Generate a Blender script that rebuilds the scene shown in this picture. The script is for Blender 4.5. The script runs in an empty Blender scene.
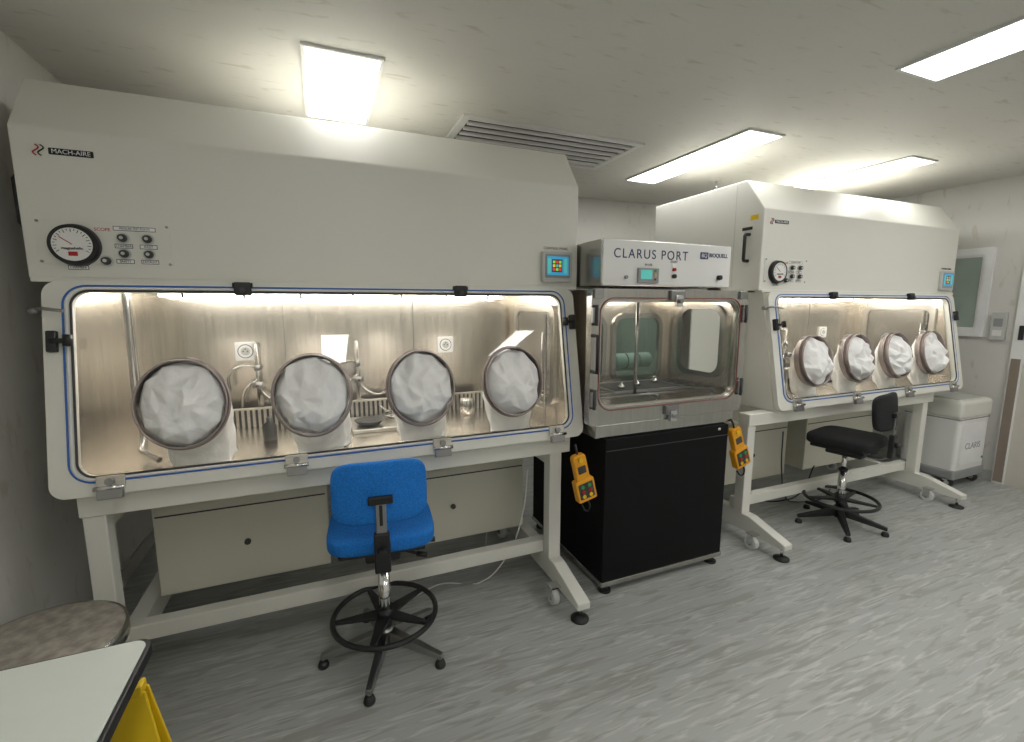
import bpy, math, random
from math import sin, cos, pi, radians, sqrt
from mathutils import Vector, Matrix, noise
from mathutils.geometry import delaunay_2d_cdt

random.seed(4)
scene = bpy.context.scene
scene.view_settings.view_transform = 'Standard'
scene.view_settings.look = 'None'
scene.view_settings.exposure = 0.24

# ------------------------------------------------------------ materials
def newmat(name):
    m = bpy.data.materials.new(name); m.use_nodes = True
    nt = m.node_tree
    return m, nt, nt.nodes['Principled BSDF']

def mat(name, col, rough=0.5, metal=0.0, var=0.04, scale=6.0, bump=0.0, bscale=60.0, stretch=(1,1,1), spec=None, bdist=.01):
    m, nt, b = newmat(name)
    tc = nt.nodes.new('ShaderNodeTexCoord')
    mp = nt.nodes.new('ShaderNodeMapping'); mp.inputs['Scale'].default_value = stretch
    nt.links.new(tc.outputs['Object'], mp.inputs[0])
    n = nt.nodes.new('ShaderNodeTexNoise'); n.inputs['Scale'].default_value = scale; n.inputs['Detail'].default_value = 4
    nt.links.new(mp.outputs[0], n.inputs['Vector'])
    r = nt.nodes.new('ShaderNodeValToRGB')
    r.color_ramp.elements[0].position = .3; r.color_ramp.elements[1].position = .7
    r.color_ramp.elements[0].color = [max(0, c*(1-var)) for c in col]+[1]
    r.color_ramp.elements[1].color = [min(1, c*(1+var)) for c in col]+[1]
    nt.links.new(n.outputs['Fac'], r.inputs[0]); nt.links.new(r.outputs[0], b.inputs['Base Color'])
    b.inputs['Roughness'].default_value = rough; b.inputs['Metallic'].default_value = metal
    if spec is not None: b.inputs['Specular IOR Level'].default_value = spec
    if bump > 0:
        n2 = nt.nodes.new('ShaderNodeTexNoise'); n2.inputs['Scale'].default_value = bscale
        nt.links.new(mp.outputs[0], n2.inputs['Vector'])
        bp = nt.nodes.new('ShaderNodeBump'); bp.inputs['Strength'].default_value = bump; bp.inputs['Distance'].default_value = bdist
        nt.links.new(n2.outputs['Fac'], bp.inputs['Height']); nt.links.new(bp.outputs[0], b.inputs['Normal'])
    return m

def emis(name, col, s):
    m, nt, b = newmat(name)
    b.inputs['Base Color'].default_value = (*col, 1)
    b.inputs['Emission Color'].default_value = (*col, 1)
    b.inputs['Emission Strength'].default_value = s
    return m

def glass(name, tint=(1, 1, 1), f0=.05):
    """thin pane: Schlick reflection from facing angle + straight transmission"""
    m = bpy.data.materials.new(name); m.use_nodes = True
    nt = m.node_tree; nt.nodes.clear()
    o = nt.nodes.new('ShaderNodeOutputMaterial'); mx = nt.nodes.new('ShaderNodeMixShader')
    t = nt.nodes.new('ShaderNodeBsdfTransparent'); t.inputs[0].default_value = (*tint, 1)
    g = nt.nodes.new('ShaderNodeBsdfGlossy'); g.inputs['Roughness'].default_value = .01
    lw = nt.nodes.new('ShaderNodeLayerWeight'); lw.inputs[0].default_value = .5
    pw = nt.nodes.new('ShaderNodeMath'); pw.operation = 'POWER'; pw.inputs[1].default_value = 5
    ma = nt.nodes.new('ShaderNodeMath'); ma.operation = 'MULTIPLY_ADD'; ma.inputs[1].default_value = 1-f0; ma.inputs[2].default_value = f0
    nt.links.new(lw.outputs['Facing'], pw.inputs[0]); nt.links.new(pw.outputs[0], ma.inputs[0])
    nt.links.new(ma.outputs[0], mx.inputs[0]); nt.links.new(t.outputs[0], mx.inputs[1])
    nt.links.new(g.outputs[0], mx.inputs[2]); nt.links.new(mx.outputs[0], o.inputs[0])
    return m

CREAM = mat('cream_paint', (.74, .735, .67), .42, var=.012, scale=2, bump=.03, bscale=300)
CREAM2 = mat('cream_panel', (.66, .645, .54), .45, var=.02, scale=2)
WHITEP = mat('white_plastic', (.80, .80, .78), .4, var=.01)
STEEL = mat('stainless_brushed', (.62, .59, .54), .30, 1.0, var=.08, scale=8, stretch=(1, 1, 14), bump=.06, bscale=40)
STEELD = mat('stainless_interior', (.70, .65, .58), .24, 1.0, var=.09, scale=3, stretch=(14, 14, 1), bump=.04, bscale=30)
STEELP = mat('stainless_front', (.48, .47, .445), .24, 1.0, var=.07, scale=5, stretch=(12, 1, 1), bump=.03, bscale=30)
CHROME = mat('chrome', (.74, .74, .74), .14, 1.0, var=.01)
DCHROME = mat('dull_metal', (.34, .34, .34), .30, 1.0, var=.05)
PIPE = mat('polished_pipe', (.42, .41, .39), .18, 1.0, var=.05)
BLACK = mat('black_plastic', (.014, .014, .015), .45, var=.1)
BLACKC = mat('black_cabinet', (.004, .004, .005), .6, var=.1, spec=.2)
BLACKF = mat('black_fabric', (.010, .010, .012), .9, var=.3, scale=120, bump=.2, bscale=400)
BLUE = mat('blue_fabric', (.006, .17, .58), .85, var=.25, scale=160, bump=.25, bscale=400)
FABRIC = mat('white_sleeve_fabric', (.90, .90, .89), .8, var=.015, scale=20, bump=.35, bscale=22, bdist=.02)
SLEEVE = mat('white_sleeve_dim', (.88, .87, .85), .8, var=.03, scale=15, bump=.3, bscale=25, bdist=.02)
RING = mat('port_ring', (.40, .34, .32), .20, .4, var=.05)
BLUESEAL = mat('blue_seal', (.03, .14, .5), .5)
REDSEAL = mat('red_seal', (.22, .05, .04), .5)
RED = mat('red_print', (.45, .02, .02), .5)
GREY = mat('grey_plastic', (.30, .31, .31), .5)
LGREY = mat('light_grey_plastic', (.54, .55, .52), .5)
DGREY = mat('dark_grey', (.05, .05, .05), .6)
YELLOW = mat('yellow_orange', (.82, .36, .01), .45, var=.05)
YELLOW2 = mat('yellow_plastic', (.80, .54, .01), .45, var=.04)
WHITE = mat('white_print', (.85, .85, .85), .5)
DBLUE = mat('navy_print', (.02, .03, .12), .5)
GREENP = mat('green_button', (.02, .3, .08), .4)
SCREEN = emis('screen_blue', (.04, .28, .50), .55)
SCREEN2 = emis('screen_cyan', (.1, .50, .45), .35)
SCREENG = emis('screen_green', (.25, .6, .08), .5)
SCREENY = emis('screen_yellow', (.75, .55, .05), .5)
SCREENR = emis('screen_red', (.7, .05, .04), .5)
SCREENK = mat('screen_dark', (.02, .03, .10), .3)
LAMP = emis('fluorescent_diffuser', (1.0, .99, .965), 11.0)
LAMPD = emis('fluorescent_diffuser_dim', (1.0, .985, .95), 7.5)  # same diffuser, emission turned down to soften glow on ceiling and hood
STRIP = emis('chamber_tube', (1.0, .965, .90), 19.0)
GLASS = glass('clear_glass', (.98, .985, .98), .045)
GLASSG = glass('viewing_glass', (.66, .79, .74), .045)
TABLETOP = mat('laminate_white', (.64, .68, .63), .35, var=.02)

def room_mat(name, base, streak, rough, rot, scl, thr, mixamt, spec=.3, dist=.6, bvar=.055):
    m, nt, b = newmat(name)
    L = nt.links
    tc = nt.nodes.new('ShaderNodeTexCoord')
    mp = nt.nodes.new('ShaderNodeMapping'); mp.inputs['Rotation'].default_value = rot; mp.inputs['Scale'].default_value = scl
    L.new(tc.outputs['Object'], mp.inputs[0])
    n = nt.nodes.new('ShaderNodeTexNoise'); n.inputs['Scale'].default_value = 1; n.inputs['Detail'].default_value = 7; n.inputs['Distortion'].default_value = dist
    L.new(mp.outputs[0], n.inputs['Vector'])
    r = nt.nodes.new('ShaderNodeValToRGB'); r.color_ramp.elements[0].position = thr; r.color_ramp.elements[1].position = thr+.10
    r.color_ramp.elements[0].color = (0, 0, 0, 1); r.color_ramp.elements[1].color = (1, 1, 1, 1)
    L.new(n.outputs['Fac'], r.inputs[0])
    n2 = nt.nodes.new('ShaderNodeTexNoise'); n2.inputs['Scale'].default_value = 2.2; n2.inputs['Detail'].default_value = 5
    L.new(tc.outputs['Object'], n2.inputs['Vector'])
    r2 = nt.nodes.new('ShaderNodeValToRGB')
    r2.color_ramp.elements[0].color = [c*(1-bvar) for c in base]+[1]; r2.color_ramp.elements[1].color = [min(1, c*(1+bvar)) for c in base]+[1]
    L.new(n2.outputs['Fac'], r2.inputs[0])
    mul = nt.nodes.new('ShaderNodeMath'); mul.operation = 'MULTIPLY'; mul.inputs[1].default_value = mixamt
    L.new(r.outputs[0], mul.inputs[0])
    mx = nt.nodes.new('ShaderNodeMixRGB'); L.new(mul.outputs[0], mx.inputs[0]); L.new(r2.outputs[0], mx.inputs[1])
    mx.inputs[2].default_value = (*streak, 1)
    L.new(mx.outputs[0], b.inputs['Base Color'])
    b.inputs['Roughness'].default_value = rough; b.inputs['Specular IOR Level'].default_value = spec
    return m, nt, b, mx, mp, tc

WALL = room_mat('wall_vinyl', (.68, .67, .63), (.48, .43, .34), .5, (0, 0, .3), (16, 16, 6), .60, .45)[0]
CEIL = room_mat('ceiling_vinyl', (.72, .705, .655), (.46, .40, .30), .5, (0, 0, .5), (6, 26, 5), .61, .45)[0]
FLOOR, nt, b, mx, mp, tc = room_mat('floor_vinyl', (.395, .41, .395), (.25, .24, .21), .36, (0, 0, .42), (2.6, 22, 1), .50, .50, .4, 1.6)
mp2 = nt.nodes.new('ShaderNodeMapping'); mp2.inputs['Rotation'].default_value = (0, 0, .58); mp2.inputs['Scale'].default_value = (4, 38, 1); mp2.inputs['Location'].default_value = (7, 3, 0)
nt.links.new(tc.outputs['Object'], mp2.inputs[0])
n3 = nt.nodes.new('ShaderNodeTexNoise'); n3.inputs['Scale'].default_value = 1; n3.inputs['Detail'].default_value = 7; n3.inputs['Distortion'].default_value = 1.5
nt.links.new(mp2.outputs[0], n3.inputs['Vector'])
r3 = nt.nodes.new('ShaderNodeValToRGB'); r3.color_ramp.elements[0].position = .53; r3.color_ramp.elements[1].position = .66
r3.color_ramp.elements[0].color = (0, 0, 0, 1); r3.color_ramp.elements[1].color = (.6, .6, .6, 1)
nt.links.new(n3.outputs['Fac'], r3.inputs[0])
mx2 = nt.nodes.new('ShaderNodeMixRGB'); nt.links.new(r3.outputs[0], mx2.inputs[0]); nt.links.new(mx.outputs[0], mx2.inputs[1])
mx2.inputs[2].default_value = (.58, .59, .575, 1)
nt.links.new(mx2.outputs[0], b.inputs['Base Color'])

# ------------------------------------------------------------ geometry helpers
def root(name, loc, rz=0, off=(0, 0, 0)):
    e = bpy.data.objects.new(name, None); e.location = loc; e.rotation_euler = (0, 0, rz)
    e.empty_display_size = .1
    scene.collection.objects.link(e)
    return (e, Vector(off))

def link(o, rt):
    scene.collection.objects.link(o)
    if rt:
        o.parent = rt[0]; o.location = rt[1]
    return o

def mesh(name, vs, fs, m, rt=None, smooth=None, bevel=0.0, bseg=2):
    me = bpy.data.meshes.new(name); me.from_pydata([tuple(v) for v in vs], [], fs); me.update()
    me.materials.append(m)
    if smooth is True:
        for p in me.polygons: p.use_smooth = True
    elif smooth:
        for i in smooth: me.polygons[i].use_smooth = True
    o = bpy.data.objects.new(name, me); link(o, rt)
    if bevel > 0:
        bv = o.modifiers.new('bevel', 'BEVEL'); bv.width = bevel; bv.segments = bseg; bv.limit_method = 'ANGLE'
    return o

def box(name, x0, x1, y0, y1, z0, z1, m, rt=None, bevel=.004, bseg=2):
    vs = [(x0,y0,z0),(x1,y0,z0),(x1,y1,z0),(x0,y1,z0),(x0,y0,z1),(x1,y0,z1),(x1,y1,z1),(x0,y1,z1)]
    fs = [(0,3,2,1),(4,5,6,7),(0,1,5,4),(1,2,6,5),(2,3,7,6),(3,0,4,7)]
    return mesh(name, vs, fs, m, rt, bevel=bevel, bseg=bseg)

def prism_x(name, prof, x0, x1, m, rt=None, bevel=.004):
    n = len(prof)
    vs = [(x0, y, z) for y, z in prof]+[(x1, y, z) for y, z in prof]
    fs = [tuple(range(n)), tuple(reversed(range(n, 2*n)))]
    for i in range(n):
        j = (i+1) % n
        fs.append((i, i+n, j+n, j))
    o = mesh(name, vs, fs, m, rt, bevel=bevel)
    import bmesh
    bm = bmesh.new(); bm.from_mesh(o.data); bmesh.ops.recalc_face_normals(bm, faces=bm.faces); bm.to_mesh(o.data); bm.free()
    return o

def cyl(name, p0, p1, r, m, rt=None, r2=None, seg=24):
    p0 = Vector(p0); p1 = Vector(p1); d = (p1-p0).normalized()
    r2 = r if r2 is None else r2
    u = d.orthogonal().normalized(); v = d.cross(u)
    vs = []
    for p, rr_ in ((p0, r), (p1, r2)):
        for i in range(seg):
            a = 2*pi*i/seg; vs.append(p+u*(rr_*cos(a))+v*(rr_*sin(a)))
    fs = [(i, (i+1) % seg, (i+1) % seg+seg, i+seg) for i in range(seg)]
    fs.append(tuple(reversed(range(seg)))); fs.append(tuple(range(seg, 2*seg)))
    return mesh(name, vs, fs, m, rt, smooth=range(seg))

def lathe(name, prof, c, m, rt=None, seg=32, P=None):
    vs = []; fs = []
    n = len(prof)
    for r, h in prof:
        for i in range(seg):
            a = 2*pi*i/seg
            if P: vs.append(pt(P, c[0]+r*cos(a), c[1]+r*sin(a), c[2]+h))
            else: vs.append((c[0]+r*cos(a), c[1]+r*sin(a), c[2]+h))
    for k in range(n-1):
        for i in range(seg):
            j = (i+1) % seg
            fs.append((k*seg+i, k*seg+j, (k+1)*seg+j, (k+1)*seg+i))
    return mesh(name, vs, fs, m, rt, smooth=True)

def tube(name, pts, r, m, rt=None, cyclic=False, smooth=False):
    cu = bpy.data.curves.new(name, 'CURVE'); cu.dimensions = '3D'; cu.bevel_depth = r; cu.bevel_resolution = 4; cu.use_fill_caps = True
    if smooth:
        sp = cu.splines.new('BEZIER'); sp.bezier_points.add(len(pts)-1)
        for b, p in zip(sp.bezier_points, pts):
            b.co = p; b.handle_left_type = b.handle_right_type = 'AUTO'
        sp.resolution_u = 10
    else:
        sp = cu.splines.new('POLY'); sp.points.add(len(pts)-1)
        for b, p in zip(sp.points, pts): b.co = (*p, 1)
    sp.use_cyclic_u = cyclic
    cu.materials.append(m)
    o = bpy.data.objects.new(name, cu); link(o, rt)
    return o

def pt(P, a, b, c):
    O, U, V, N = P
    return O+U*a+V*b+N*c

def XZ(y, x=0, z=0):
    return (Vector((x, y, z)), Vector((1, 0, 0)), Vector((0, 0, 1)), Vector((0, -1, 0)))

def rr(w, h, r, n=8, cx=0, cy=0):
    out = []
    r = min(r, w/2-1e-4, h/2-1e-4)
    for k, (sx, sy) in enumerate(((1, 1), (-1, 1), (-1, -1), (1, -1))):
        for i in range(n+1):
            a = pi/2*k+pi/2*i/n
            out.append((cx+sx*(w/2-r)+r*cos(a), cy+sy*(h/2-r)+r*sin(a)))
    return out

def plate(name, P, cx, cy, w, h, r, c0, c1, m, rt=None, bevel=.002):
    pts = rr(w, h, r, 8 if r > .003 else 1, cx, cy); n = len(pts)
    vs = [pt(P, a, b, c0) for a, b in pts]+[pt(P, a, b, c1) for a, b in pts]
    fs = [tuple(reversed(range(n))), tuple(range(n, 2*n))]
    for i in range(n):
        j = (i+1) % n; fs.append((i, j, j+n, i+n))
    return mesh(name, vs, fs, m, rt, bevel=bevel)

def frame(name, P, o, i, c0, c1, m, rt=None):
    A = rr(o[2], o[3], o[4], 8, o[0], o[1]); B = rr(i[2], i[3], i[4], 8, i[0], i[1]); n = len(A)
    vs = [pt(P, a, b, c0) for a, b in A]+[pt(P, a, b, c1) for a, b in A]+[pt(P, a, b, c0) for a, b in B]+[pt(P, a, b, c1) for a, b in B]
    fs = []
    for k in range(n):
        j = (k+1) % n
        fs += [(k, j, n+j, n+k), (n+k, n+j, 3*n+j, 3*n+k), (3*n+k, 3*n+j, 2*n+j, 2*n+k), (2*n+k, 2*n+j, j, k)]
    return mesh(name, vs, fs, m, rt)

def loop(name, P, cx, cy, w, h, r, c, rad, m, rt=None):
    return tube(name, [pt(P, a, b, c) for a, b in rr(w, h, r, 8, cx, cy)], rad, m, rt, cyclic=True)

def disc(name, P, cx, cy, r, c0, c1, m, rt=None, seg=28, r2=None):
    return cyl(name, pt(P, cx, cy, c0), pt(P, cx, cy, c1), r, m, rt, r2, seg)

def text(name, body, size, P, a, b, c, m, rt=None, bold=0.0, align='CENTER', sx=1.0, space=1.0):
    cu = bpy.data.curves.new(name, 'FONT'); cu.body = body; cu.size = size; cu.extrude = .0006; cu.offset = bold
    cu.space_character = space
    cu.align_x = align; cu.align_y = 'CENTER'; cu.materials.append(m)
    o = bpy.data.objects.new(name, cu); link(o, rt)
    O, U, V, N = P
    M = Matrix((U*sx, V, N)).transposed().to_4x4()
    M.translation = pt(P, a, b, c)+(rt[1] if rt else Vector())
    o.matrix_local = M
    return o

def cushion(name, c, a, b, h, e, m, rt=None, bend=0.0, e2=.5):
    vs = []; fs = []; NU, NV = 48, 24
    sp = lambda v, k: math.copysign(abs(v)**k, v)
    for j in range(NV+1):
        ph = -pi/2+pi*j/NV
        for i in range(NU):
            th = 2*pi*i/NU
            x = a*sp(cos(ph), e2)*sp(cos(th), e); y = b*sp(cos(ph), e2)*sp(sin(th), e); z = h*sp(sin(ph), e2)
            z += bend*(x/a)**2
            vs.append(Vector(c)+Vector((x, y, z)))
    for j in range(NV):
        for i in range(NU):
            k = (i+1) % NU
            fs.append((j*NU+i, j*NU+k, (j+1)*NU+k, (j+1)*NU+i))
    return mesh(name, vs, fs, m, rt, smooth=True)

# ------------------------------------------------------------ room
XL, XR, YB, YF, H = -1.10, 5.45, 4.2, -3.2, 2.62
def slab(name, x0, x1, y0, y1, z0, z1, m): return box(name, x0, x1, y0, y1, z0, z1, m, None, 0)
slab('floor', XL-.1, XR+.1, YF-.1, YB+.1, -.1, 0, FLOOR)
slab('ceiling', XL-.1, XR+.1, YF-.1, YB+.1, H, H+.1, CEIL)
slab('wall_left', XL-.1, XL, YF, YB, 0, H, WALL)
slab('wall_right', XR, XR+.1, YF, YB, 0, H, WALL)
slab('wall_back', XL-.1, XR+.1, YB, YB+.1, 0, H, WALL)
slab('wall_front', XL-.1, XR+.1, YF-.1, YF, 0, H, WALL)
SKIRT = mat('skirting_vinyl', (.46, .46, .43), .5)
slab('baseboard_right', XR-.012, XR, YF, YB, 0, .09, SKIRT)
slab('baseboard_back', XL, XR-.012, YB-.012, YB, 0, .09, SKIRT)
slab('baseboard_left', XL, XL+.012, YF, YB-.012, 0, .09, SKIRT)

def panel(x0, x1, y0, y1, m=LAMP):
    rt = root('ceiling_light_panel', ((x0+x1)/2, (y0+y1)/2, H), 0, (-(x0+x1)/2, -(y0+y1)/2, -H))
    P = (Vector((0, 0, H)), Vector((1, 0, 0)), Vector((0, -1, 0)), Vector((0, 0, -1)))
    w, h = x1-x0, y1-y0
    frame('trim_frame', P, ((x0+x1)/2, -(y0+y1)/2, w+.03, h+.03, .004), ((x0+x1)/2, -(y0+y1)/2, w-.002, h-.002, .003), 0, .011, WHITEP, rt)
    box('diffuser', x0, x1, y0, y1, H-.010, H-.001, m, rt, 0)
panel(0.0, .31, 2.25, 3.02, LAMPD)
panel(0.0, .31, -.45, .80, LAMPD)  # unseen panel, added to brighten the left foreground and glove fabric
panel(2.50, 2.78, 2.22, 3.45)
panel(2.50, 2.78, .15, 1.42)
panel(4.02, 4.32, 2.15, 3.40)
panel(4.02, 4.32, .15, 1.42)
for x0, x1 in ((0.0, .31), (2.50, 2.78), (4.02, 4.32)):
    panel(x0, x1, -2.65, -1.40)

# ceiling vent
rt = root('ceiling_air_vent', (1.44, 2.98, H), 0, (-1.44, -2.98, -H))
PC = (Vector((0, 0, H)), Vector((1, 0, 0)), Vector((0, -1, 0)), Vector((0, 0, -1)))
frame('frame', PC, (1.44, -2.98, 1.26, .62, .004), (1.44, -2.98, 1.17, .53, .004), 0, .014, WHITEP, rt)
box('plenum_shade_sheet', .86, 2.02, 2.72, 3.24, H-.003, H-.001, BLACK, rt, 0)  # black sheet, its colour stands in for shade between the louvers
for i in range(6):
    y = 2.755+i*.083
    box('louver_%d' % i, .862, 2.018, y, y+.026, H-.018, H-.003, WHITEP, rt, .002)

rt = root('ceiling_sprinkler', (3.25, 3.2, H), 0)
cyl('flange', (0, 0, -.008), (0, 0, 0), .035, WHITEP, rt)
cyl('stem', (0, 0, -.07), (0, 0, -.008), .009, CHROME, rt)
cyl('deflector', (0, 0, -.075), (0, 0, -.07), .028, CHROME, rt)

# ------------------------------------------------------------ isolator
def glove(k, a, b, P, rt, seed):
    rx, ry = .150, .168
    seg = 64
    rnd = random.Random(seed)
    def ring(name, prof, m):
        vs = []; fs = []
        for r_, h in prof:
            for i in range(seg):
                t = 2*pi*i/seg
                vs.append(pt(P, a+(rx+r_)*cos(t), b+(ry+r_)*sin(t), h))
        n = len(prof)
        for q in range(n):
            q2 = (q+1) % n
            for i in range(seg):
                j = (i+1) % seg
                fs.append((q*seg+i, q*seg+j, q2*seg+j, q2*seg+i))
        return mesh(name, vs, fs, m, rt, smooth=True)
    ring('port_ring_%d' % k, [(-.003, -.02), (.001, -.02), (.001, .040), (.003, .042), (.003, .046), (-.001, .048), (-.004, .044), (-.003, .036)], RING)
    ring('port_flange_%d' % k, [(.000, .012), (.010, .012), (.010, .017), (.000, .017)], RING)
    NB = 22
    rim = []
    for i in range(NB):
        t = 2*pi*i/NB+rnd.uniform(-.06, .06)
        q = 1.0 if rnd.random() < .4 else rnd.uniform(.84, .96)
        rim.append((q*cos(t), q*sin(t)))
    pts = list(rim)
    tries = 0
    while len(pts) < NB+42 and tries < 6000:
        tries += 1
        x, y = rnd.uniform(-1, 1), rnd.uniform(-1, 1)
        if x*x+y*y > .74: continue
        if min((x-p[0])**2+(y-p[1])**2 for p in pts) < .024: continue
        pts.append((x, y))
    res = delaunay_2d_cdt([Vector(p) for p in pts], [], [list(range(NB))], 1, 1e-5)
    V2, F2 = res[0], res[2]
    vs = []
    fa = rnd.uniform(0, pi)
    for p in V2:
        x, y = p.x, p.y; q = min(1, sqrt(x*x+y*y))
        if q > .83:
            h = .034+rnd.uniform(-.012, .012); dy = 0
        else:
            fold = abs(((x*cos(fa)+y*sin(fa))*2.4+noise.noise(Vector((x*1.5, y*1.5, seed)))*1.6) % 1-.5)*.060
            h = .022+.050*(1-q**2)+fold+rnd.uniform(-.015, .015)+.020*(-y)
            dy = -.022*(1-q*q)
        vs.append(pt(P, a+(rx-.006)*x, b+(ry-.006)*y+dy, h))
    fs = [tuple(f) for f in F2]
    nb0 = len(vs)
    for x, y in rim:
        l = sqrt(x*x+y*y); vs.append(pt(P, a+(rx-.005)*x/l, b+(ry-.005)*y/l, .000))
    for i in range(NB):
        j = (i+1) % NB
        fs.append((i, nb0+i, nb0+j, j))
    o = mesh('glove_fabric_%d' % k, vs, fs, FABRIC, rt, smooth=True)
    import bmesh
    bm = bmesh.new(); bm.from_mesh(o.data); bmesh.ops.recalc_face_normals(bm, faces=bm.faces); bm.to_mesh(o.data); bm.free()
    me = o.data
    cr = me.attributes.new('crease_edge', 'FLOAT', 'EDGE')
    for c in cr.data: c.value = rnd.uniform(.1, .7)
    ss = o.modifiers.new('sub', 'SUBSURF'); ss.levels = 3; ss.render_levels = 3
    # long sleeve bag drooping inside the chamber
    vs = []; fs = []; NA = 72; NL = 20
    lean = rnd.uniform(.01, .05)
    for i in range(NL+1):
        s = i/NL
        cb = .02-.235*s; cc = -.02-.09*sin(s*pi*.55)
        wx = (rx-.010)*(1-.22*s); wy = (ry-.012)*(1-.42*s)
        for j in range(NA):
            t = 2*pi*j/NA
            w = 1+.07*sin(t*8+s*3+seed)*s+.12*noise.noise(Vector((cos(t)*2.5, sin(t)*2.5+seed, s*5)))
            vs.append(pt(P, a+lean*s+wx*w*cos(t), max(.065, b+cb+wy*w*sin(t)), cc-.05*s*(sin(t))))
    for i in range(NL):
        for j in range(NA):
            n_ = (j+1) % NA
            fs.append((i*NA+j, i*NA+n_, (i+1)*NA+n_, (i+1)*NA+j))
    fs.append(tuple(NL*NA+j for j in range(NA)))
    mesh('glove_sleeve_%d' % k, vs, fs, SLEEVE, rt, smooth=True)

def isolator(cx, stand_dx, seed):
    rt = root('glovebox_isolator', (cx, 2.6, 0), 0, (0, -2.6, 0))
    hw = 1.12
    prism_x('hood', [(2.2, 1.645), (2.2, 2.16), (2.345, 2.365), (3.25, 2.365), (3.25, 1.645)], -hw, hw, CREAM, rt, .006)
    F = XZ(2.2)
    box('hood_lip', -hw+.01, hw-.01, 2.185, 2.24, 1.632, 1.65, CREAM, rt, .003)
    box('hood_side_seam', -hw-.001, -hw, 2.42, 2.424, 1.66, 2.35, LGREY, rt, 0)
    yb, zb, zt = 2.05, .865, 1.64
    cheek = [(2.215, 1.636), (yb+.015, zb), (2.98, zb), (2.98, 1.636)]
    prism_x('cheek_left', cheek, -1.065, -1.035, CREAM, rt)
    prism_x('cheek_right', cheek, 1.035, 1.065, CREAM, rt)
    box('rear_skin', -1.06, 1.06, 2.95, 2.98, zb, 1.636, CREAM, rt)
    box('liner_back', -1.03, 1.03, 2.88, 2.90, .90, 1.63, STEELD, rt, 0)
    box('liner_floor', -1.03, 1.03, 2.09, 2.88, .895, .91, STEELD, rt, 0)
    box('liner_ceiling', -1.03, 1.03, 2.24, 2.88, 1.622, 1.63, STEELD, rt, 0)
    prism_x('liner_left', [(2.22, 1.622), (2.085, .91), (2.88, .91), (2.88, 1.622)], -1.033, -1.025, STEELD, rt, 0)
    prism_x('liner_right', [(2.22, 1.622), (2.085, .91), (2.88, .91), (2.88, 1.622)], 1.025, 1.033, STEELD, rt, 0)
    box('bottom_skin', -1.06, 1.06, 2.07, 2.98, .855, .893, CREAM, rt)
    for i, x in enumerate((-.36, .36)):
        box('liner_seam_%d' % i, x-.0015, x+.0015, 2.878, 2.881, .92, 1.6, DCHROME, rt, 0)
    cyl('chamber_tube_light', (-.90, 2.80, 1.598), (.92, 2.80, 1.598), .007, STRIP, rt)
    box('tube_housing', -.95, .98, 2.78, 2.84, 1.610, 1.622, WHITEP, rt)
    for i in range(7):
        x = -.8+i*.27
        box('tube_clip_%d' % i, x-.006, x+.006, 2.788, 2.812, 1.586, 1.612, DGREY, rt, 0)
    box('chamber_fill_emitter', -.90, .92, 2.27, 2.33, 1.612, 1.620, STRIP, rt, 0)  # added emitter, hidden above the window frame to brighten the chamber
    O = Vector((0, yb, zb)); V = (Vector((0, 2.2, zt))-O); L = V.length; V.normalize()
    U = Vector((1, 0, 0)); N = U.cross(V)
    P = (O, U, V, N)
    mid = L/2
    frame('window_frame', P, (0, mid-.004, 2.15, L-.012, .05), (0, mid+.012, 1.99, .675, .055), 0, .03, CREAM, rt)
    plate('window_glass', P, 0, mid+.012, 2.03, .70, .06, .006, .012, GLASS, rt, 0)
    loop('seal_blue', P, 0, mid+.012, 2.035, .712, .07, .0315, .0032, BLUESEAL, rt)
    loop('seal_white', P, 0, mid+.012, 2.012, .694, .062, .0315, .005, WHITEP, rt)
    loop('seal_black', P, 0, mid+.012, 1.99, .675, .055, .030, .004, DGREY, rt)
    bb = (1.170-zb)/V.z
    for k, a in enumerate((-.675, -.215, .244, .702)):
        glove(k, a, bb, P, rt, seed+k)
    for i, a in enumerate((-.45, .455)):
        plate('top_clip_%d' % i, P, a, L-.035, .06, .05, .006, .03, .058, BLACK, rt, .003)
        cyl('top_clip_pin_%d' % i, pt(P, a-.035, L-.02, .045), pt(P, a+.035, L-.02, .045), .010, BLACK, rt)
        cyl('top_clip_knob_%d' % i, pt(P, a, L-.045, .058), pt(P, a, L-.045, .07), .010, DGREY, rt)
    for i, a in enumerate((-.90, -.29, .32, .915)):
        plate('clamp_plate_%d' % i, P, a, .045, .085, .05, .004, .03, .040, STEEL, rt, .002)
        plate('clamp_base_%d' % i, P, a, .005, .075, .035, .004, .03, .052, DCHROME, rt, .002)
        cyl('clamp_bar_%d' % i, pt(P, a-.045, .028, .05), pt(P, a+.045, .028, .05), .008, CHROME, rt)
        cyl('clamp_knob_%d' % i, pt(P, a, .05, .04), pt(P, a, .05, .056), .013, DCHROME, rt)
    for i, (a, b_) in enumerate(((-1.045, .56), (1.05, .60))):
        plate('side_latch_%d' % i, P, a, b_, .028, .075, .005, .03, .055, BLACK, rt, .003)
        s = 1 if a < 0 else -1
        cyl('side_latch_lever_%d' % i, pt(P, a, b_, .052), pt(P, a+s*.050, b_-.0, .062), .009, BLACK, rt)
        cyl('side_latch_knob_%d' % i, pt(P, a+s*.050, b_-.02, .062), pt(P, a+s*.050, b_+.02, .062), .014, BLACK, rt)
    tube('gas_fitting', [(-1.10, 2.16, 1.53), (-1.07, 2.13, 1.54), (-1.04, 2.11, 1.535), (-1.0, 2.105, 1.53)], .006, DCHROME, rt)
    cyl('gas_fitting_valve', (-1.115, 2.16, 1.53), (-1.085, 2.16, 1.53), .013, DCHROME, rt)
    plate('instrument_plate', F, -.885, 1.775, .40, .155, .004, 0, .003, CREAM, rt, .001)
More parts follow.
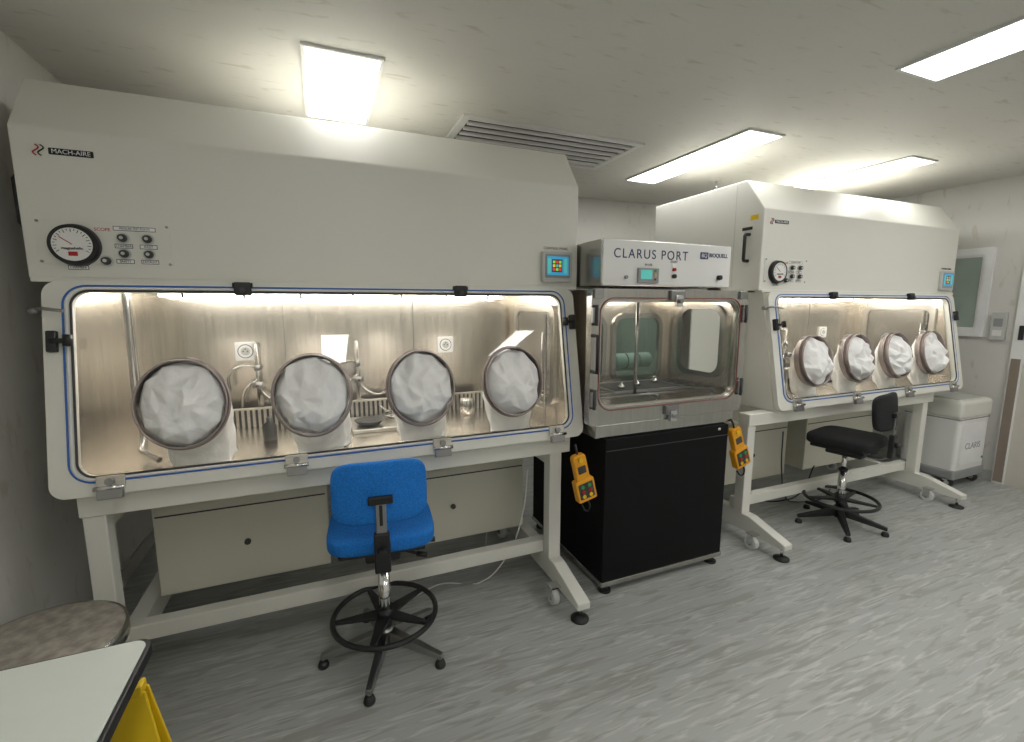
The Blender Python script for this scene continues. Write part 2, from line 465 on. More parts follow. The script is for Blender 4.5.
    for i, (x, z) in enumerate(((-1.075, 1.705), (-.695, 1.705), (-1.075, 1.845), (-.695, 1.845))):
        disc('plate_screw_%d' % i, F, x, z, .005, .003, .006, DCHROME, rt, 12)
    disc('gauge_bezel', F, -.975, 1.765, .076, 0, .03, BLACK, rt, 40, .070)
    disc('gauge_face', F, -.975, 1.765, .058, .029, .0315, WHITEP, rt, 40)
    for i in range(21):
        t = radians(210-12*i); ln = .043 if i % 2 == 0 else .048
        p0 = pt(F, -.975+ln*cos(t), 1.765+ln*sin(t), .032); p1 = pt(F, -.975+.054*cos(t), 1.765+.054*sin(t), .032)
        cyl('gauge_tick_%d' % i, p0, p1, .0011, BLACK, rt, seg=6)
    cyl('gauge_needle', pt(F, -.975, 1.765, .034), pt(F, -1.008, 1.79, .034), .0014, RED, rt, seg=6)
    plate('gauge_label', F, -.975, 1.732, .026, .015, .001, .0315, .033, RED, rt, 0)
    text('gauge_text', 'magnehelic', .014, F, -.975, 1.751, .033, BLACK, rt)
    for i, (x, z) in enumerate(((-.834, 1.797), (-.758, 1.797), (-.834, 1.740), (-.758, 1.740), (-.89, 1.712))):
        disc('knob_base_%d' % i, F, x, z, .020, .003, .008, LGREY, rt)
        disc('knob_%d' % i, F, x, z, .015, .008, .024, DGREY, rt, 24, .012)
        disc('knob_cap_%d' % i, F, x, z, .006, .024, .026, LGREY, rt)
    for i, (x, z, s, wd) in enumerate(((-.796, 1.832, 'PRESSURE TEST POINTS', .13), (-.834, 1.768, 'CHAMBER', .055), (-.758, 1.768, 'INLET', .055), (-.834, 1.712, 'SAFETY', .055), (-.758, 1.712, 'EXHAUST', .055), (-.975, 1.686, 'CHAMBER', .06))):
        plate('label_border_%d' % i, F, x, z, wd, .016, .001, .003, .0034, DGREY, rt, 0)
        plate('label_field_%d' % i, F, x, z, wd-.004, .012, .001, .0034, .0037, WHITE, rt, 0)
        text('label_%d' % i, s, .0125 if i else .0105, F, x, z, .0038, BLACK, rt, sx=.85)
    text('label_red', 'SCOPE', .016, F, -.893, 1.825, .0035, RED, rt)
    plate('logo_box', F, -.955, 2.085, .125, .022, .002, 0, .002, BLACK, rt, 0)
    text('logo_text', 'MACH-AIRE', .021, F, -.955, 2.085, .0022, WHITE, rt)
    for q in range(2):
        tube('logo_swirl_%d' % q, [pt(F, -1.052+.014*q+.008*sin(t), 2.085+.018*(t/pi), .001) for t in [i*pi/8 for i in range(-8, 9)]], .0022, (RED, BLACK)[q], rt)
    plate('screen_bezel', F, .99, 1.747, .175, .155, .008, 0, .022, LGREY, rt, .003)
    plate('screen_inner', F, .99, 1.750, .145, .120, .003, .022, .024, GREY, rt, 0)
    plate('screen_lcd', F, .99, 1.752, .125, .095, .002, .024, .0255, SCREEN, rt, 0)
    plate('screen_w1', F, .985, 1.752, .060, .065, .001, .0255, .0262, SCREENK, rt, 0)
    for i in range(3):
        for j in range(3):
            plate('screen_cell_%d_%d' % (i, j), F, .967+.018*i, 1.771-.019*j, .014, .014, .001, .0262, .0268, (SCREENG, SCREENY, SCREENR, SCREEN2)[(i*2+j) % 4], rt, 0)
    plate('screen_w4', F, .940, 1.752, .018, .075, .001, .0255, .0262, SCREEN2, rt, 0)
    plate('screen_w5', F, 1.035, 1.752, .018, .075, .001, .0255, .0262, SCREEN2, rt, 0)
    text('screen_label', 'CONTROL PANEL', .018, F, .99, 1.842, .001, BLACK, rt)
    tube('hood_handle', [(-hw, 2.30, 2.01), (-hw-.035, 2.30, 2.01), (-hw-.04, 2.30, 2.0), (-hw-.04, 2.30, 1.85), (-hw-.035, 2.30, 1.84), (-hw, 2.30, 1.84)], .011, BLACK, rt)
    box('warning_label', -hw-.001, -hw, 2.24, 2.30, 2.10, 2.13, YELLOW2, rt, 0)
    box('rating_label', -hw-.001, -hw, 2.28, 2.36, 2.04, 2.06, BLACK, rt, 0)
    B = XZ(2.88)
    for i, x in enumerate((-.555, .56)):
        plate('socket_plate_%d' % i, B, x, 1.30, .10, .10, .008, 0, .012, WHITE, rt, .002)
        disc('socket_rim_%d' % i, B, x, 1.30, .038, .012, .0125, DGREY, rt)
        disc('socket_round_%d' % i, B, x, 1.30, .034, .012, .016, WHITE, rt)
        disc('socket_inner_%d' % i, B, x, 1.30, .022, .016, .0165, LGREY, rt)
        for j, (dx, dz) in enumerate(((-.01, .0), (.01, .0), (0, .012))):
            disc('socket_pin_%d_%d' % (i, j), B, x+dx, 1.30+dz, .004, .0165, .017, BLACK, rt, 10)
    for i, x in enumerate((-.50, .02)):
        cyl('gas_pipe_%d' % i, (x, 2.83, .91), (x, 2.83, 1.34), .010, PIPE, rt)
        cyl('gas_pipe_top_%d' % i, (x, 2.83, 1.33), (x, 2.88, 1.33), .013, PIPE, rt)
        cyl('gas_pipe_joint_%d' % i, (x, 2.83, 1.195), (x, 2.83, 1.225), .016, DCHROME, rt)
        tube('gas_pipe_arm_%d' % i, [(x, 2.83, 1.21), (x-.05, 2.8, 1.23), (x-.12, 2.78, 1.20), (x-.13, 2.78, 1.10)], .007, PIPE, rt, smooth=True)
        tube('gas_pipe_armb_%d' % i, [(x, 2.83, 1.1), (x+.06, 2.8, 1.04), (x+.12, 2.78, 1.03), (x+.17, 2.77, 1.08)], .006, PIPE, rt, smooth=True)
        tube('gas_pipe_armc_%d' % i, [(x, 2.83, 1.15), (x-.06, 2.8, 1.10), (x-.08, 2.78, 1.00)], .006, PIPE, rt, smooth=True)
        tube('gas_pipe_armd_%d' % i, [(x, 2.83, 1.0), (x+.08, 2.74, .99), (x+.14, 2.65, .95), (x+.20, 2.60, .94)], .006, PIPE, rt, smooth=True)
        cyl('gas_pipe_valve_%d' % i, (x-.025, 2.80, 1.12), (x+.025, 2.80, 1.12), .018, DCHROME, rt)
        cyl('gas_pipe_valve_handle_%d' % i, (x, 2.80, 1.12), (x, 2.755, 1.12), .007, DGREY, rt)
    tube('hose_coil', [(.22+.06*cos(t)*(1+.04*t), 2.55+.06*sin(t)*(1+.04*t), .934+.0015*t) for t in [i*.35 for i in range(50)]], .005, PIPE, rt, smooth=True)
    tube('wash_lance', [(-.90, 2.36, 1.61), (-.90, 2.35, 1.2), (-.885, 2.34, 1.0), (-.885, 2.30, .95), (-.80, 2.2, .93)], .012, PIPE, rt)
    tube('wash_lance_b', [(-.93, 2.5, 1.61), (-.93, 2.5, .91)], .008, PIPE, rt)
    PR = (Vector((1.025, 2.52, 1.27)), Vector((0, 1, 0)), Vector((0, 0, 1)), Vector((-1, 0, 0)))
    frame('hatch_frame', PR, (0, 0, .56, .56, .06), (0, 0, .48, .48, .05), 0, .02, STEEL, rt)
    plate('hatch_door', PR, 0, 0, .48, .48, .05, 0, .012, STEELP, rt, .003)
    tube('hatch_handle', [pt(PR, -.2, -.1, .012), pt(PR, -.2, -.1, .05), pt(PR, -.2, .12, .05), pt(PR, -.2, .12, .012)], .008, PIPE, rt)
    for i in range(4):
        z = .96+.035*i
        tube('shelf_rail_%d' % i, [(.78+.04*i, 2.80, z), (.95, 2.80, z), (.985, 2.76, z), (.985, 2.30, z)], .007, PIPE, rt)
    tube('shelf_post', [(.985, 2.30, .91), (.985, 2.30, 1.5)], .008, PIPE, rt)
    box('grille_rail_top', -.78, .80, 2.70, 2.72, 1.005, 1.015, STEEL, rt, .002)
    box('grille_backing', -.78, .80, 2.715, 2.72, .912, 1.005, DGREY, rt, 0)
    vs = []; fs = []
    n = 62
    for i in range(n):
        x = -.775+i*(1.57/(n-1)); x0, x1 = x-.0065, x+.0065
        b0 = len(vs)
        y0, y1, z0, z1 = 2.703, 2.714, .911, 1.005
        vs += [(x0,y0,z0),(x1,y0,z0),(x1,y1,z0),(x0,y1,z0),(x0,y0,z1),(x1,y0,z1),(x1,y1,z1),(x0,y1,z1)]
        fs += [tuple(b0+q for q in f) for f in ((0,3,2,1),(4,5,6,7),(0,1,5,4),(1,2,6,5),(2,3,7,6),(3,0,4,7))]
    mesh('grille_bars', vs, fs, STEEL, rt)
    lathe('steel_canister', [(0, 0), (.045, 0), (.045, .08), (.04, .088), (.04, .095), (.02, .10), (0, .10)], (.60, 2.55, .911), PIPE, rt)
    lathe('black_dish', [(0, 0), (.05, 0), (.075, .025), (.07, .025), (.045, .006), (0, .006)], (.04, 2.46, .931), BLACK, rt)
    lathe('black_bottle', [(0, 0), (.03, 0), (.03, .07), (.012, .09), (.012, .11), (0, .11)], (-.42, 2.42, .911), BLACK, rt)
    box('steel_tray', -.05, .32, 2.36, 2.66, .911, .93, STEEL, rt, .004)
    sx = stand_dx
    la, lb = -.985+sx, .945+sx
    prism_x('front_beam', [(2.075, .775), (2.075, .855), (2.16, .855), (2.16, .775)], la-.04, lb+.08, CREAM, rt, .005)
    box('rear_beam', la, lb, 2.82, 2.88, .78, .853, CREAM, rt)
    for i, x in enumerate((la, lb)):
        box('front_leg_%d' % i, x-.035, x+.035, 2.085, 2.155, .17, .775, CREAM, rt, .005)
        box('rear_leg_%d' % i, x-.035, x+.035, 2.80, 2.87, .17, .78, CREAM, rt, .005)
        prism_x('foot_runner_%d' % i, [(1.77, .075), (1.77, .11), (2.03, .185), (2.95, .185), (2.95, .075)], x-.035, x+.035, CREAM, rt, .005)
        for j, y in enumerate((1.81, 2.90)):
            lathe('level_pad_%d_%d' % (i, j), [(0, 0), (.045, 0), (.045, .010), (.02, .022), (0, .022)], (x, y, 0), BLACK, rt)
            cyl('level_stem_%d_%d' % (i, j), (x, y, .018), (x, y, .08), .009, CHROME, rt)
        for j, y in enumerate((1.97, 2.72)):
            xx = x-.065
            cyl('caster_%d_%d' % (i, j), (xx-.016, y, .042), (xx+.016, y, .042), .042, WHITEP, rt)
            cyl('caster_hub_%d_%d' % (i, j), (xx-.020, y, .042), (xx+.020, y, .042), .014, DGREY, rt)
            box('caster_fork_%d_%d' % (i, j), xx-.024, xx-.018, y-.022, y+.022, .035, .10, CHROME, rt, .002)
            box('caster_plate_%d_%d' % (i, j), xx-.026, x-.03, y-.03, y+.03, .096, .106, CHROME, rt, .002)
        box('leg_side_gusset_%d' % i, x-.03, x+.03, 2.155, 2.80, .70, .765, CREAM, rt)
    box('long_beam', la, lb, 2.16, 2.22, .185, .255, CREAM, rt, .005)
    for i, (x0, x1) in enumerate(((la+.07, la+.80), (la+1.02, lb-.04))):
        box('duct_box_%d' % i, x0, x1, 2.42, 2.82, .22, .853, CREAM2, rt, .006)
        disc('duct_lock_%d' % i, XZ(2.42), (x0+x1)/2, .42, .014, 0, .012, DGREY, rt)
        box('duct_seam_%d' % i, x0+.01, x1-.01, 2.417, 2.42, .60, .606, DGREY, rt, 0)
    return rt

isolator(.17, 0, 11)
isolator(3.77, -.24, 31)

# ------------------------------------------------------------ transfer chamber (centre)
rt = root('transfer_chamber_cabinet', (1.72, 2.3, 0))
rt = (rt[0], Vector((-1.72, -2.3, 0)))
box('lower_cabinet', 1.32, 2.165, 1.93, 2.80, .07, .865, BLACKC, rt, .004)
box('cabinet_door_line', 1.325, 2.16, 1.926, 1.93, .80, .804, DGREY, rt, 0)
box('base_frame', 1.315, 2.17, 1.925, 2.81, .045, .072, STEELP, rt, .003)
for i, (x, y) in enumerate(((1.36, 1.97), (2.12, 1.97), (1.36, 2.76), (2.12, 2.76))):
    cyl('foot_%d' % i, (x, y, 0), (x, y, .046), .026, DGREY, rt)
    cyl('foot_pad_%d' % i, (x, y-.01, 0), (x, y-.01, .012), .034, BLACK, rt)
box('lock', 2.08, 2.10, 1.922, 1.93, .835, .85, CHROME, rt)
box('chamber_base', 1.27, 2.22, 1.95, 2.86, .868, .94, STEELP, rt, .006)
PD = XZ(1.99)
HZ = 1.30
frame('door_frame', PD, (1.745, 1.285, 1.04, .69, .02), (1.745, HZ, .92, .55, .07), 0, .045, STEELP, rt)
loop('door_seal', PD, 1.745, HZ, .94, .570, .08, .046, .003, REDSEAL, rt)
frame('door_inner_lip', PD, (1.745, HZ, .93, .56, .07), (1.745, HZ, .90, .53, .06), .01, .03, STEEL, rt)
plate('door_glass', PD, 1.745, HZ, .915, .545, .06, .015, .021, GLASS, rt, 0)
YBK = 2.58
box('body_left', 1.295, 1.31, 1.99, YBK, .94, 1.63, STEELD, rt, 0)
box('body_floor', 1.31, 2.22, 1.99, YBK, .94, .97, STEELD, rt, 0)
box('body_top', 1.31, 2.22, 1.99, YBK, 1.60, 1.63, STEELD, rt, 0)
PBk = XZ(YBK)
for i, (c, w_) in enumerate(((1.52, .42), (1.975, .49))):
    frame('back_panel_%d' % i, PBk, (c, 1.285, w_, .63, .001), (c, 1.26, .36, .42, .07), 0, .02, STEELD, rt)
    frame('back_window_trim_%d' % i, PBk, (c, 1.26, .41, .47, .09), (c, 1.26, .35, .41, .07), .02, .035, STEELP, rt)
    plate('back_glass_%d' % i, PBk, c, 1.26, .38, .44, .07, .008, .012, GLASSG, rt, 0)
PRt = (Vector((2.235, 2.285, 1.285)), Vector((0, -1, 0)), Vector((0, 0, 1)), Vector((-1, 0, 0)))
frame('side_panel', PRt, (0, 0, .59, .69, .001), (.045, .045, .33, .40, .07), 0, .015, STEELD, rt)
frame('side_window_trim', PRt, (.045, .045, .38, .45, .09), (.045, .045, .32, .39, .07), .015, .030, STEELP, rt)
plate('side_window_pane', PRt, .045, .045, .35, .42, .07, .004, .008, GLASS, rt, 0)
for i in range(6):
    y = 2.08+i*.08
    cyl('rack_rod_%d' % i, (1.34, y, 1.05), (2.19, y, 1.05), .006, DCHROME, rt, seg=10)
for i, x in enumerate((1.36, 1.75, 2.17)):
    box('rack_rail_%d' % i, x-.012, x+.012, 2.05, 2.52, 1.03, 1.045, DCHROME, rt, .002)
    for j, y in enumerate((2.07, 2.50)):
        cyl('rack_leg_%d_%d' % (i, j), (x, y, .97), (x, y, 1.03), .008, CHROME, rt)
box('rack_tray', 1.50, 2.02, 2.12, 2.42, 1.057, 1.066, DCHROME, rt, .003)
box('rack_tray_recess', 1.53, 1.99, 2.15, 2.39, 1.066, 1.068, DGREY, rt, 0)
for j, (x, y) in enumerate(((1.60, 2.2), (1.75, 2.25), (1.92, 2.3))):
    lathe('tray_fitting_%d' % j, [(0, 0), (.02, 0), (.02, .02), (.008, .026), (.008, .04), (0, .04)], (x, y, 1.068), CHROME, rt)
cyl('rack_post', (1.62, 2.1, 1.05), (1.62, 2.1, 1.60), .009, PIPE, rt)
cyl('rear_duct', (1.36, 2.76, 1.15), (2.23, 2.76, 1.15), .055, WHITEP, rt)
for i in range(8):
    cyl('duct_band_%d' % i, (1.42+.1*i, 2.76, 1.15), (1.43+.1*i, 2.76, 1.15), .060, LGREY, rt)
cyl('chamber_lamp', (1.4, 2.3, 1.592), (2.1, 2.3, 1.592), .008, STRIP, rt)
box('rear_plant_box', 1.31, 2.22, 2.66, 2.85, .94, 1.06, STEEL, rt, .004)
box('hood', 1.30, 2.15, 1.985, 2.85, 1.645, 1.875, STEELP, rt, .006)
box('hood_front_panel', 1.305, 2.145, 1.975, 1.985, 1.65, 1.872, WHITEP, rt, .003)
box('lock_block', 2.13, 2.20, 2.02, 2.12, 1.632, 1.66, STEEL, rt, .003)
PH = XZ(1.975)
text('brand_text', 'CLARUS PORT', .066, PH, 1.60, 1.805, .001, DBLUE, rt, sx=.95, space=1.22)
plate('brand_box', PH, 1.95, 1.815, .055, .036, .001, 0, .002, DBLUE, rt, 0)
text('brand_box_text', 'BQ', .03, PH, 1.95, 1.815, .0022, WHITE, rt)
text('brand_text_b', 'BIOQUELL', .029, PH, 2.052, 1.818, .001, DBLUE, rt, bold=.0006)
plate('ctrl_bezel', PH, 1.575, 1.70, .13, .075, .004, 0, .012, GREY, rt, .002)
plate('ctrl_lcd', PH, 1.56, 1.705, .07, .045, .002, .012, .0135, SCREEN2, rt, 0)
for i in range(3):
    disc('ctrl_key_%d' % i, PH, 1.615, 1.725-.022*i, .006, .012, .016, (GREENP, YELLOW2, RED)[i], rt, 12)
disc('estop_base', PH, 1.745, 1.755, .012, 0, .004, WHITE, rt)
disc('estop', PH, 1.745, 1.70, .011, 0, .015, BLACK, rt)
disc('push_red', PH, 1.745, 1.735, .009, 0, .012, RED, rt)
disc('key_switch', PH, 1.44, 1.69, .009, 0, .012, DCHROME, rt)
disc('hood_knob', PH, 2.06, 1.70, .013, 0, .02, BLACK, rt)
text('hood_lbl', 'START', .016, PH, 1.745, 1.775, .001, BLACK, rt)
text('hood_lbl2', 'IN USE', .016, PH, 1.58, 1.755, .001, BLACK, rt)
for i, (a, b_) in enumerate(((1.745, 1.60), (1.745, .985))):
    plate('door_clamp_%d' % i, PD, a, b_, .09, .05, .004, .045, .062, DCHROME, rt, .003)
    plate('door_clamp_tab_%d' % i, PD, a, b_-.03, .045, .06, .004, .05, .075, CHROME, rt, .003)
    cyl('door_clamp_knob_%d' % i, pt(PD, a, b_-.03, .075), pt(PD, a, b_-.03, .09), .012, DCHROME, rt)
for i, (a, b_) in enumerate(((1.245, 1.50), (1.245, 1.08), (2.24, 1.50), (2.24, 1.08))):
    plate('door_hinge_%d' % i, PD, a, b_, .04, .075, .004, .045, .06, DCHROME, rt, .002)
    cyl('door_hinge_pin_%d' % i, pt(PD, a, b_-.05, .06), pt(PD, a, b_+.05, .06), .009, DGREY, rt)
tube('door_handle', [pt(PD, 1.24, 1.22, .045), pt(PD, 1.24, 1.22, .085), pt(PD, 1.24, 1.40, .085), pt(PD, 1.24, 1.40, .045)], .009, BLACK, rt)
for i, a in enumerate((1.26, 2.22)):
    plate('corner_bracket_%d' % i, PD, a, 1.605, .05, .045, .004, .045, .058, DCHROME, rt, .002)
for nm, z0, z1, y0, y1 in (('bottom', 1.02, 1.035, 2.34, 2.62), ('top', 1.57, 1.585, 2.34, 2.62), ('front', 1.035, 1.57, 2.34, 2.35), ('rear', 1.035, 1.57, 2.61, 2.62)):
    box('pass_through_'+nm, 2.237, 2.66, y0, y1, z0, z1, CREAM, rt, 0)

# ------------------------------------------------------------ handheld pendants
def pendant(x, y, z, ry):
    rt = root('handheld_pendant_controller', (x, y, z), 0)
    P = (Vector((0, 0, 0)), Vector((cos(ry), 0, -sin(ry))), Vector((sin(ry), 0, cos(ry))), Vector((0, -1, 0)))
    plate('body', P, 0, .05, .075, .15, .02, -.02, .018, YELLOW, rt, .006)
    plate('lower_body', P, 0, -.07, .11, .12, .012, -.022, .022, YELLOW, rt, .006)
    plate('label', P, 0, .045, .045, .04, .004, .018, .020, DGREY, rt, 0)
    plate('keypad', P, 0, -.07, .085, .085, .006, .022, .0235, DGREY, rt, 0)
    for i in range(3):
        for j in range(2):
            disc('button_%d_%d' % (i, j), P, -.020+.040*j, -.045-.026*i, .010, .023, .028, (GREENP, RED, YELLOW2)[i], rt, 16)
    disc('estop', P, 0, .10, .012, .018, .030, YELLOW2, rt)
    tube('hook', [pt(P, 0, .12, 0), pt(P, 0, .155, 0), pt(P, .01, .17, -.02)], .006, BLACK, rt, smooth=True)
    tube('cable', [pt(P, 0, -.13, 0), pt(P, .01, -.17, -.0), pt(P, -.01, -.2, -.01), pt(P, -.02, -.17, -.03)], .005, BLACK, rt, smooth=True)
pendant(1.195, 1.95, .68, radians(-14))
pendant(2.25, 1.93, .72, radians(-20))

# ------------------------------------------------------------ chairs
def chair(loc, rz, fab, metal, seat_z=.62, br=20):
    rt = root('drafting_chair', loc, rz)
    for i in range(5):
        t = radians(90+72*i+br)
        d = Vector((cos(t), sin(t), 0)); s = Vector((-sin(t), cos(t), 0))
        a0 = .03; a1 = .275
        vs = []
        for (r_, w, zt, zb_) in ((a0, .022, .12, .07), (a1, .013, .060, .038)):
            for sg, z in ((-1, zb_), (1, zb_), (1, zt), (-1, zt)):
                vs.append(d*r_+s*(w*sg)+Vector((0, 0, z)))
        mesh('base_arm_%d' % i, vs, [(0, 1, 2, 3), (7, 6, 5, 4), (0, 4, 5, 1), (1, 5, 6, 2), (2, 6, 7, 3), (3, 7, 4, 0)], metal, rt, bevel=.004)
        p = d*.265
        cyl('glide_stem_%d' % i, (p.x, p.y, .02), (p.x, p.y, .05), .008, CHROME, rt)
        lathe('glide_%d' % i, [(0, 0), (.022, 0), (.024, .008), (.018, .026), (0, .028)], (p.x, p.y, 0), BLACK, rt, 20)
        vs = []
        for (r_, w) in ((.025, .030), (.21, .009)):
            for sg, z in ((-1, .185), (1, .185), (1, .20), (-1, .20)):
                vs.append(d*r_+s*(w*sg)+Vector((0, 0, z)))
        mesh('ring_spoke_%d' % i, vs, [(0, 1, 2, 3), (7, 6, 5, 4), (0, 4, 5, 1), (1, 5, 6, 2), (2, 6, 7, 3), (3, 7, 4, 0)], BLACK, rt, bevel=.003)
    cyl('hub', (0, 0, .06), (0, 0, .135), .034, metal, rt)
    tube('foot_ring', [(.22*cos(2*pi*i/48), .22*sin(2*pi*i/48), .195) for i in range(48)], .0115, BLACK, rt, cyclic=True)
    cyl('ring_collar', (0, 0, .165), (0, 0, .225), .036, BLACK, rt)
    cyl('column_outer', (0, 0, .13), (0, 0, .40), .025, CHROME, rt)
    cyl('column_inner', (0, 0, .38), (0, 0, seat_z-.09), .016, CHROME, rt)
    cyl('column_sleeve', (0, 0, .40), (0, 0, .415), .028, BLACK, rt)
    box('tilt_mechanism', -.07, .07, -.12, .10, seat_z-.11, seat_z-.055, BLACK, rt, .01)
    box('seat_pan', -.17, .17, -.16, .16, seat_z-.058, seat_z-.035, BLACK, rt, .008)
    cushion('seat', (0, .0, seat_z), .215, .20, .043, .42, fab, rt, e2=.45)
    cyl('lever_a', (.06, 0, seat_z-.085), (.20, -.02, seat_z-.09), .006, BLACK, rt)
    cyl('lever_a_knob', (.18, -.018, seat_z-.09), (.225, -.022, seat_z-.09), .011, BLACK, rt)
    cyl('lever_b', (.06, -.06, seat_z-.09), (.15, -.11, seat_z-.10), .006, BLACK, rt)
    cyl('lever_b_knob', (.14, -.105, seat_z-.10), (.175, -.125, seat_z-.10), .011, BLACK, rt)
    zs = seat_z
    prof = [(-.10, zs-.095), (-.215, zs-.095), (-.262, zs-.06), (-.262, zs+.22), (-.248, zs+.22), (-.248, zs-.05), (-.21, zs-.082), (-.10, zs-.082)]
    prism_x('spine', prof, -.020, .020, DCHROME, rt, .003)
    box('spine_sleeve', -.03, .03, -.27, -.24, zs-.07, zs+.09, BLACK, rt, .006)
    cyl('spine_knob', (0, -.268, zs+.02), (0, -.30, zs+.02), .018, BLACK, rt)
    box('back_bracket', -.045, .045, -.272, -.25, zs+.205, zs+.235, BLACK, rt, .004)
    box('spine_slot', -.006, .006, -.264, -.262, zs+.12, zs+.20, BLACK, rt, 0)
    o = cushion('backrest', (0, 0, 0), .178, .118, .024, .40, fab, rt, bend=.03, e2=.5)
    M = Matrix.Rotation(radians(90-6), 4, 'X')
    for v in o.data.vertices:
        c = M @ Vector((v.co.x, v.co.y, -v.co.z))
        v.co = c+Vector((0, -.222, zs+.235))
    o.data.flip_normals()
    return rt
chair((.198, 1.95, 0), radians(-6), BLUE, DCHROME, .612)
chair((3.34, 1.98, 0), radians(12), BLACKF, BLACK, .63, 50)

# ------------------------------------------------------------ decontamination generator
rt = root('vapour_decontamination_generator', (5.11, 2.22, 0))
box('body', -.24, .22, -.2, .2, .10, .62, WHITEP, rt, .03, 4)
box('lid', -.25, .23, -.21, .21, .60, .76, CREAM, rt, .035, 5)
box('lid_gap', -.243, .223, -.203, .203, .592, .602, GREY, rt, .004)
box('lid_recess', -.20, .18, -.16, .16, .758, .768, LGREY, rt, .006)
box('skirt', -.25, .23, -.21, .21, .075, .16, GREY, rt, .02, 3)
PG = XZ(-.2)
plate('front_inset', PG, -.01, .38, .36, .36, .03, 0, .006, WHITE, rt, .003)
text('brand', 'CLARIS', .075, PG, -.01, .36, .0065, GREY, rt)
plate('front_button', PG, .16, .24, .015, .02, .003, .0, .012, GREENP, rt, 0)
for i, (x, y) in enumerate(((-.20, -.15), (.18, -.15), (-.20, .15), (.18, .15))):
    cyl('wheel_%d' % i, (x-.012, y, .04), (x+.012, y, .04), .04, DGREY, rt)
    cyl('wheel_hub_%d' % i, (x-.015, y, .04), (x+.015, y, .04), .018, CHROME, rt)
    box('wheel_fork_%d' % i, x-.02, x+.02, y-.01, y+.03, .055, .085, CHROME, rt, .003)

# ------------------------------------------------------------ right wall features
PW = (Vector((XR, 0, 0)), Vector((0, 1, 0)), Vector((0, 0, 1)), Vector((-1, 0, 0)))
rt = root('window_1', (XR, 2.53, 1.66), 0, (-XR, -2.53, -1.66))
frame('window_trim', PW, (2.53, 1.66, .70, .78, .01), (2.53, 1.66, .58, .66, .01), 0, .03, WHITE, rt)
frame('window_inner_trim', PW, (2.53, 1.66, .58, .66, .01), (2.53, 1.66, .54, .62, .01), 0, .018, WHITE, rt)
WINB = mat('window_dim_room', (.44, .52, .47), .3, var=.15, scale=1.5)
plate('window_far_room', PW, 2.53, 1.66, .58, .66, .01, 0.001, .004, WINB, rt, 0)
plate('window_pane', PW, 2.53, 1.66, .56, .64, .01, .010, .014, GLASS, rt, 0)
rt = root('thermostat_wall_panel', (XR, 2.09, 1.37), 0, (-XR, -2.09, -1.37))
plate('case', PW, 2.09, 1.37, .10, .24, .008, 0, .035, LGREY, rt, .004)
plate('display', PW, 2.09, 1.40, .06, .07, .004, .035, .037, GREY, rt, 0)
plate('keys', PW, 2.09, 1.31, .06, .05, .004, .035, .038, WHITEP, rt, 0)
rt = root('door_1', (XR, 1.5, 0), 0, (-XR, -1.5, 0))
DOORM = mat('door_laminate', (.58, .55, .49), .45, var=.03)
JAMB = mat('door_jamb', (.26, .21, .17), .45, var=.08)
plate('door_leaf', PW, 1.48, 1.03, .84, 2.06, .002, 0.001, .03, DOORM, rt, 0)
plate('door_jamb_far', PW, 1.94, 1.04, .08, 2.08, .002, 0.001, .045, WHITEP, rt, 0)
plate('door_jamb_near', PW, 1.03, 1.04, .06, 2.08, .002, 0.001, .045, WHITEP, rt, 0)
plate('door_head', PW, 1.49, 2.11, .98, .06, .002, 0.001, .045, WHITEP, rt, 0)
plate('kick_guard', PW, 1.94, .56, .06, 1.08, .002, .045, .05, JAMB, rt, 0)
plate('door_lock_plate', PW, 1.93, 1.32, .03, .12, .004, .045, .06, BLACK, rt, 0)
tube('door_handle', [pt(PW, 1.82, 1.02, .03), pt(PW, 1.82, 1.02, .07), pt(PW, 1.70, 1.02, .07)], .01, CHROME, rt)

# ------------------------------------------------------------ table, stool, sign
rt = root('work_table', (-.72, .72, 0), 0, (.72, -.72, 0))
PT = (Vector((0, 0, .72)), Vector((1, 0, 0)), Vector((0, 1, 0)), Vector((0, 0, 1)))
plate('edge_band', PT, -.740, .725, .65, 1.12, .035, 0, .028, BLACK, rt, .004)
plate('top', PT, -.740, .725, .630, 1.10, .03, .027, .031, TABLETOP, rt, .001)
for i, (x, y) in enumerate(((-1.02, .22), (-.50, .22), (-1.02, 1.20), (-.52, 1.20))):
    box('leg_%d' % i, x-.02, x+.02, y-.02, y+.02, 0, .72, GREY, rt, .003)
box('apron_a', -1.0, -.50, 1.185, 1.215, .66, .72, GREY, rt)
box('apron_b', -1.0, -.50, .205, .235, .66, .72, GREY, rt)

rt = root('round_stool', (-.845, 1.70, 0))
STONE = mat('stool_top', (.33, .30, .26), .6, var=.3, scale=30, bump=.1)
zz = .545
lathe('seat', [(0, zz), (.20, zz), (.213, zz-.005), (.213, zz-.015)], (0, 0, 0), STONE, rt, 48)
lathe('rim', [(.213, zz-.005), (.221, zz-.007), (.221, zz-.05), (.20, zz-.055), (0, zz-.055)], (0, 0, 0), STEELP, rt, 48)
for i in range(4):
    t = radians(45+90*i)
    cyl('leg_%d' % i, (.15*cos(t), .15*sin(t), zz-.055), (.19*cos(t), .19*sin(t), 0), .013, CHROME, rt)
tube('foot_ring', [(.175*cos(2*pi*i/32), .175*sin(2*pi*i/32), .2) for i in range(32)], .009, CHROME, rt, cyclic=True)

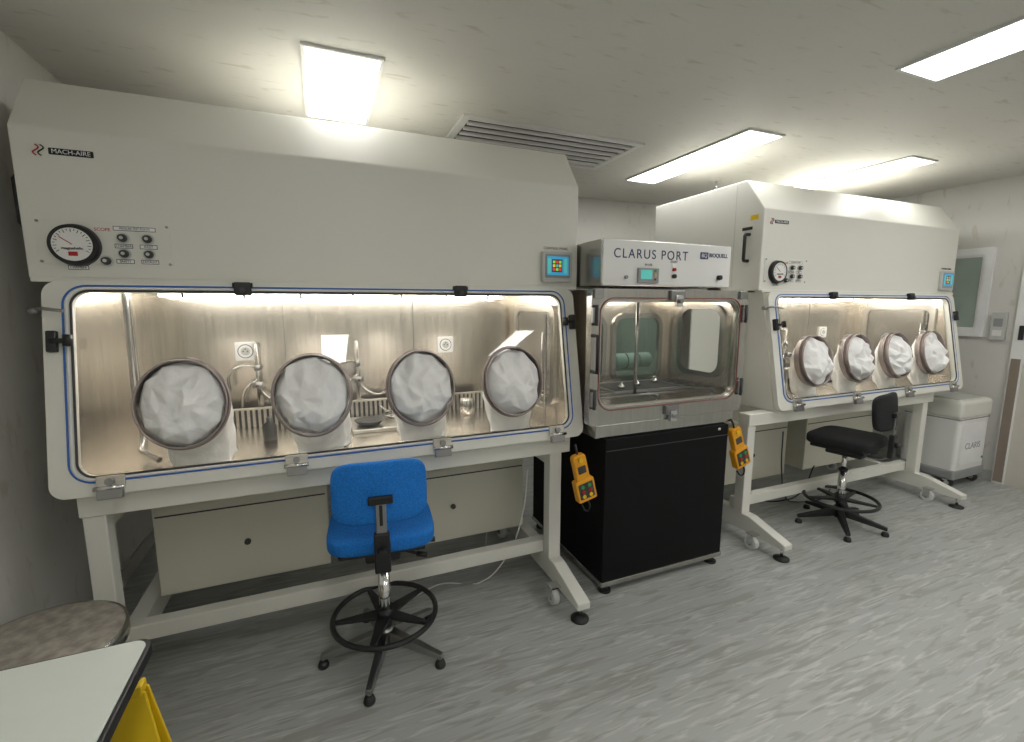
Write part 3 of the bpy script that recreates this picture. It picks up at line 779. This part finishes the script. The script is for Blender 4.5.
rt = root('yellow_floor_sign', (-.55, 1.345, 0))
for i, s in enumerate((-1, 1)):
    vs = []
    for (hw_, y, z) in ((.17, .05*s, 0), (.085, .008*s, .57)):
        for x in (-hw_, hw_):
            vs.append((x, y, z)); vs.append((x, y+.008*s, z))
    fs = [(0, 2, 6, 4), (1, 5, 7, 3), (0, 4, 5, 1), (2, 3, 7, 6), (4, 6, 7, 5), (0, 1, 3, 2)]
    mesh('sign_leaf_%d' % i, vs, fs, YELLOW2, rt, bevel=.003)
box('sign_hinge', -.08, .08, -.02, .02, .56, .59, YELLOW2, rt, .006)

rt = root('power_cable', (1.0, 2.3, 0))
tube('cable', [(.05, -.0, .62), (.0, -.05, .4), (-.1, -.05, .15), (-.25, -.02, .008), (-.45, .05, .008), (-.6, .0, .008)], .004, WHITEP, rt, smooth=True)
tube('cable_b', [(-.15, .15, .215), (-.2, .1, .05), (-.3, .12, .008), (-.4, .18, .008), (-.55, .12, .008), (-.68, .2, .008)], .004, GREY, rt, smooth=True)
tube('cable_c', [(.0, .3, .008), (-.15, .25, .008), (-.3, .32, .008), (-.5, .3, .008)], .005, WHITEP, rt, smooth=True)
rt = root('power_cable', (3.3, 2.4, 0))
tube('cable', [(.4, .02, .24), (.2, -.02, .05), (0, 0, .008), (-.2, .08, .008), (-.4, 0, .008)], .005, BLACK, rt, smooth=True)
tube('cable_b', [(-.1, -.05, .6), (-.12, -.08, .3), (-.05, -.08, .08), (.1, -.06, .008), (.35, -.1, .008), (.6, 0, .008)], .005, DGREY, rt, smooth=True)

# ------------------------------------------------------------ world + camera
w = bpy.data.worlds.new('world'); scene.world = w; w.use_nodes = True
w.node_tree.nodes['Background'].inputs[0].default_value = (.6, .6, .6, 1)
w.node_tree.nodes['Background'].inputs[1].default_value = .2
cam = bpy.data.cameras.new('camera'); co = bpy.data.objects.new('camera', cam)
scene.collection.objects.link(co)
cam.sensor_width = 36; cam.lens = 16.2; cam.clip_start = .02
co.location = (0, 0, 1.55); co.rotation_euler = (radians(90-8.15), 0, radians(-22.5))
scene.camera = co
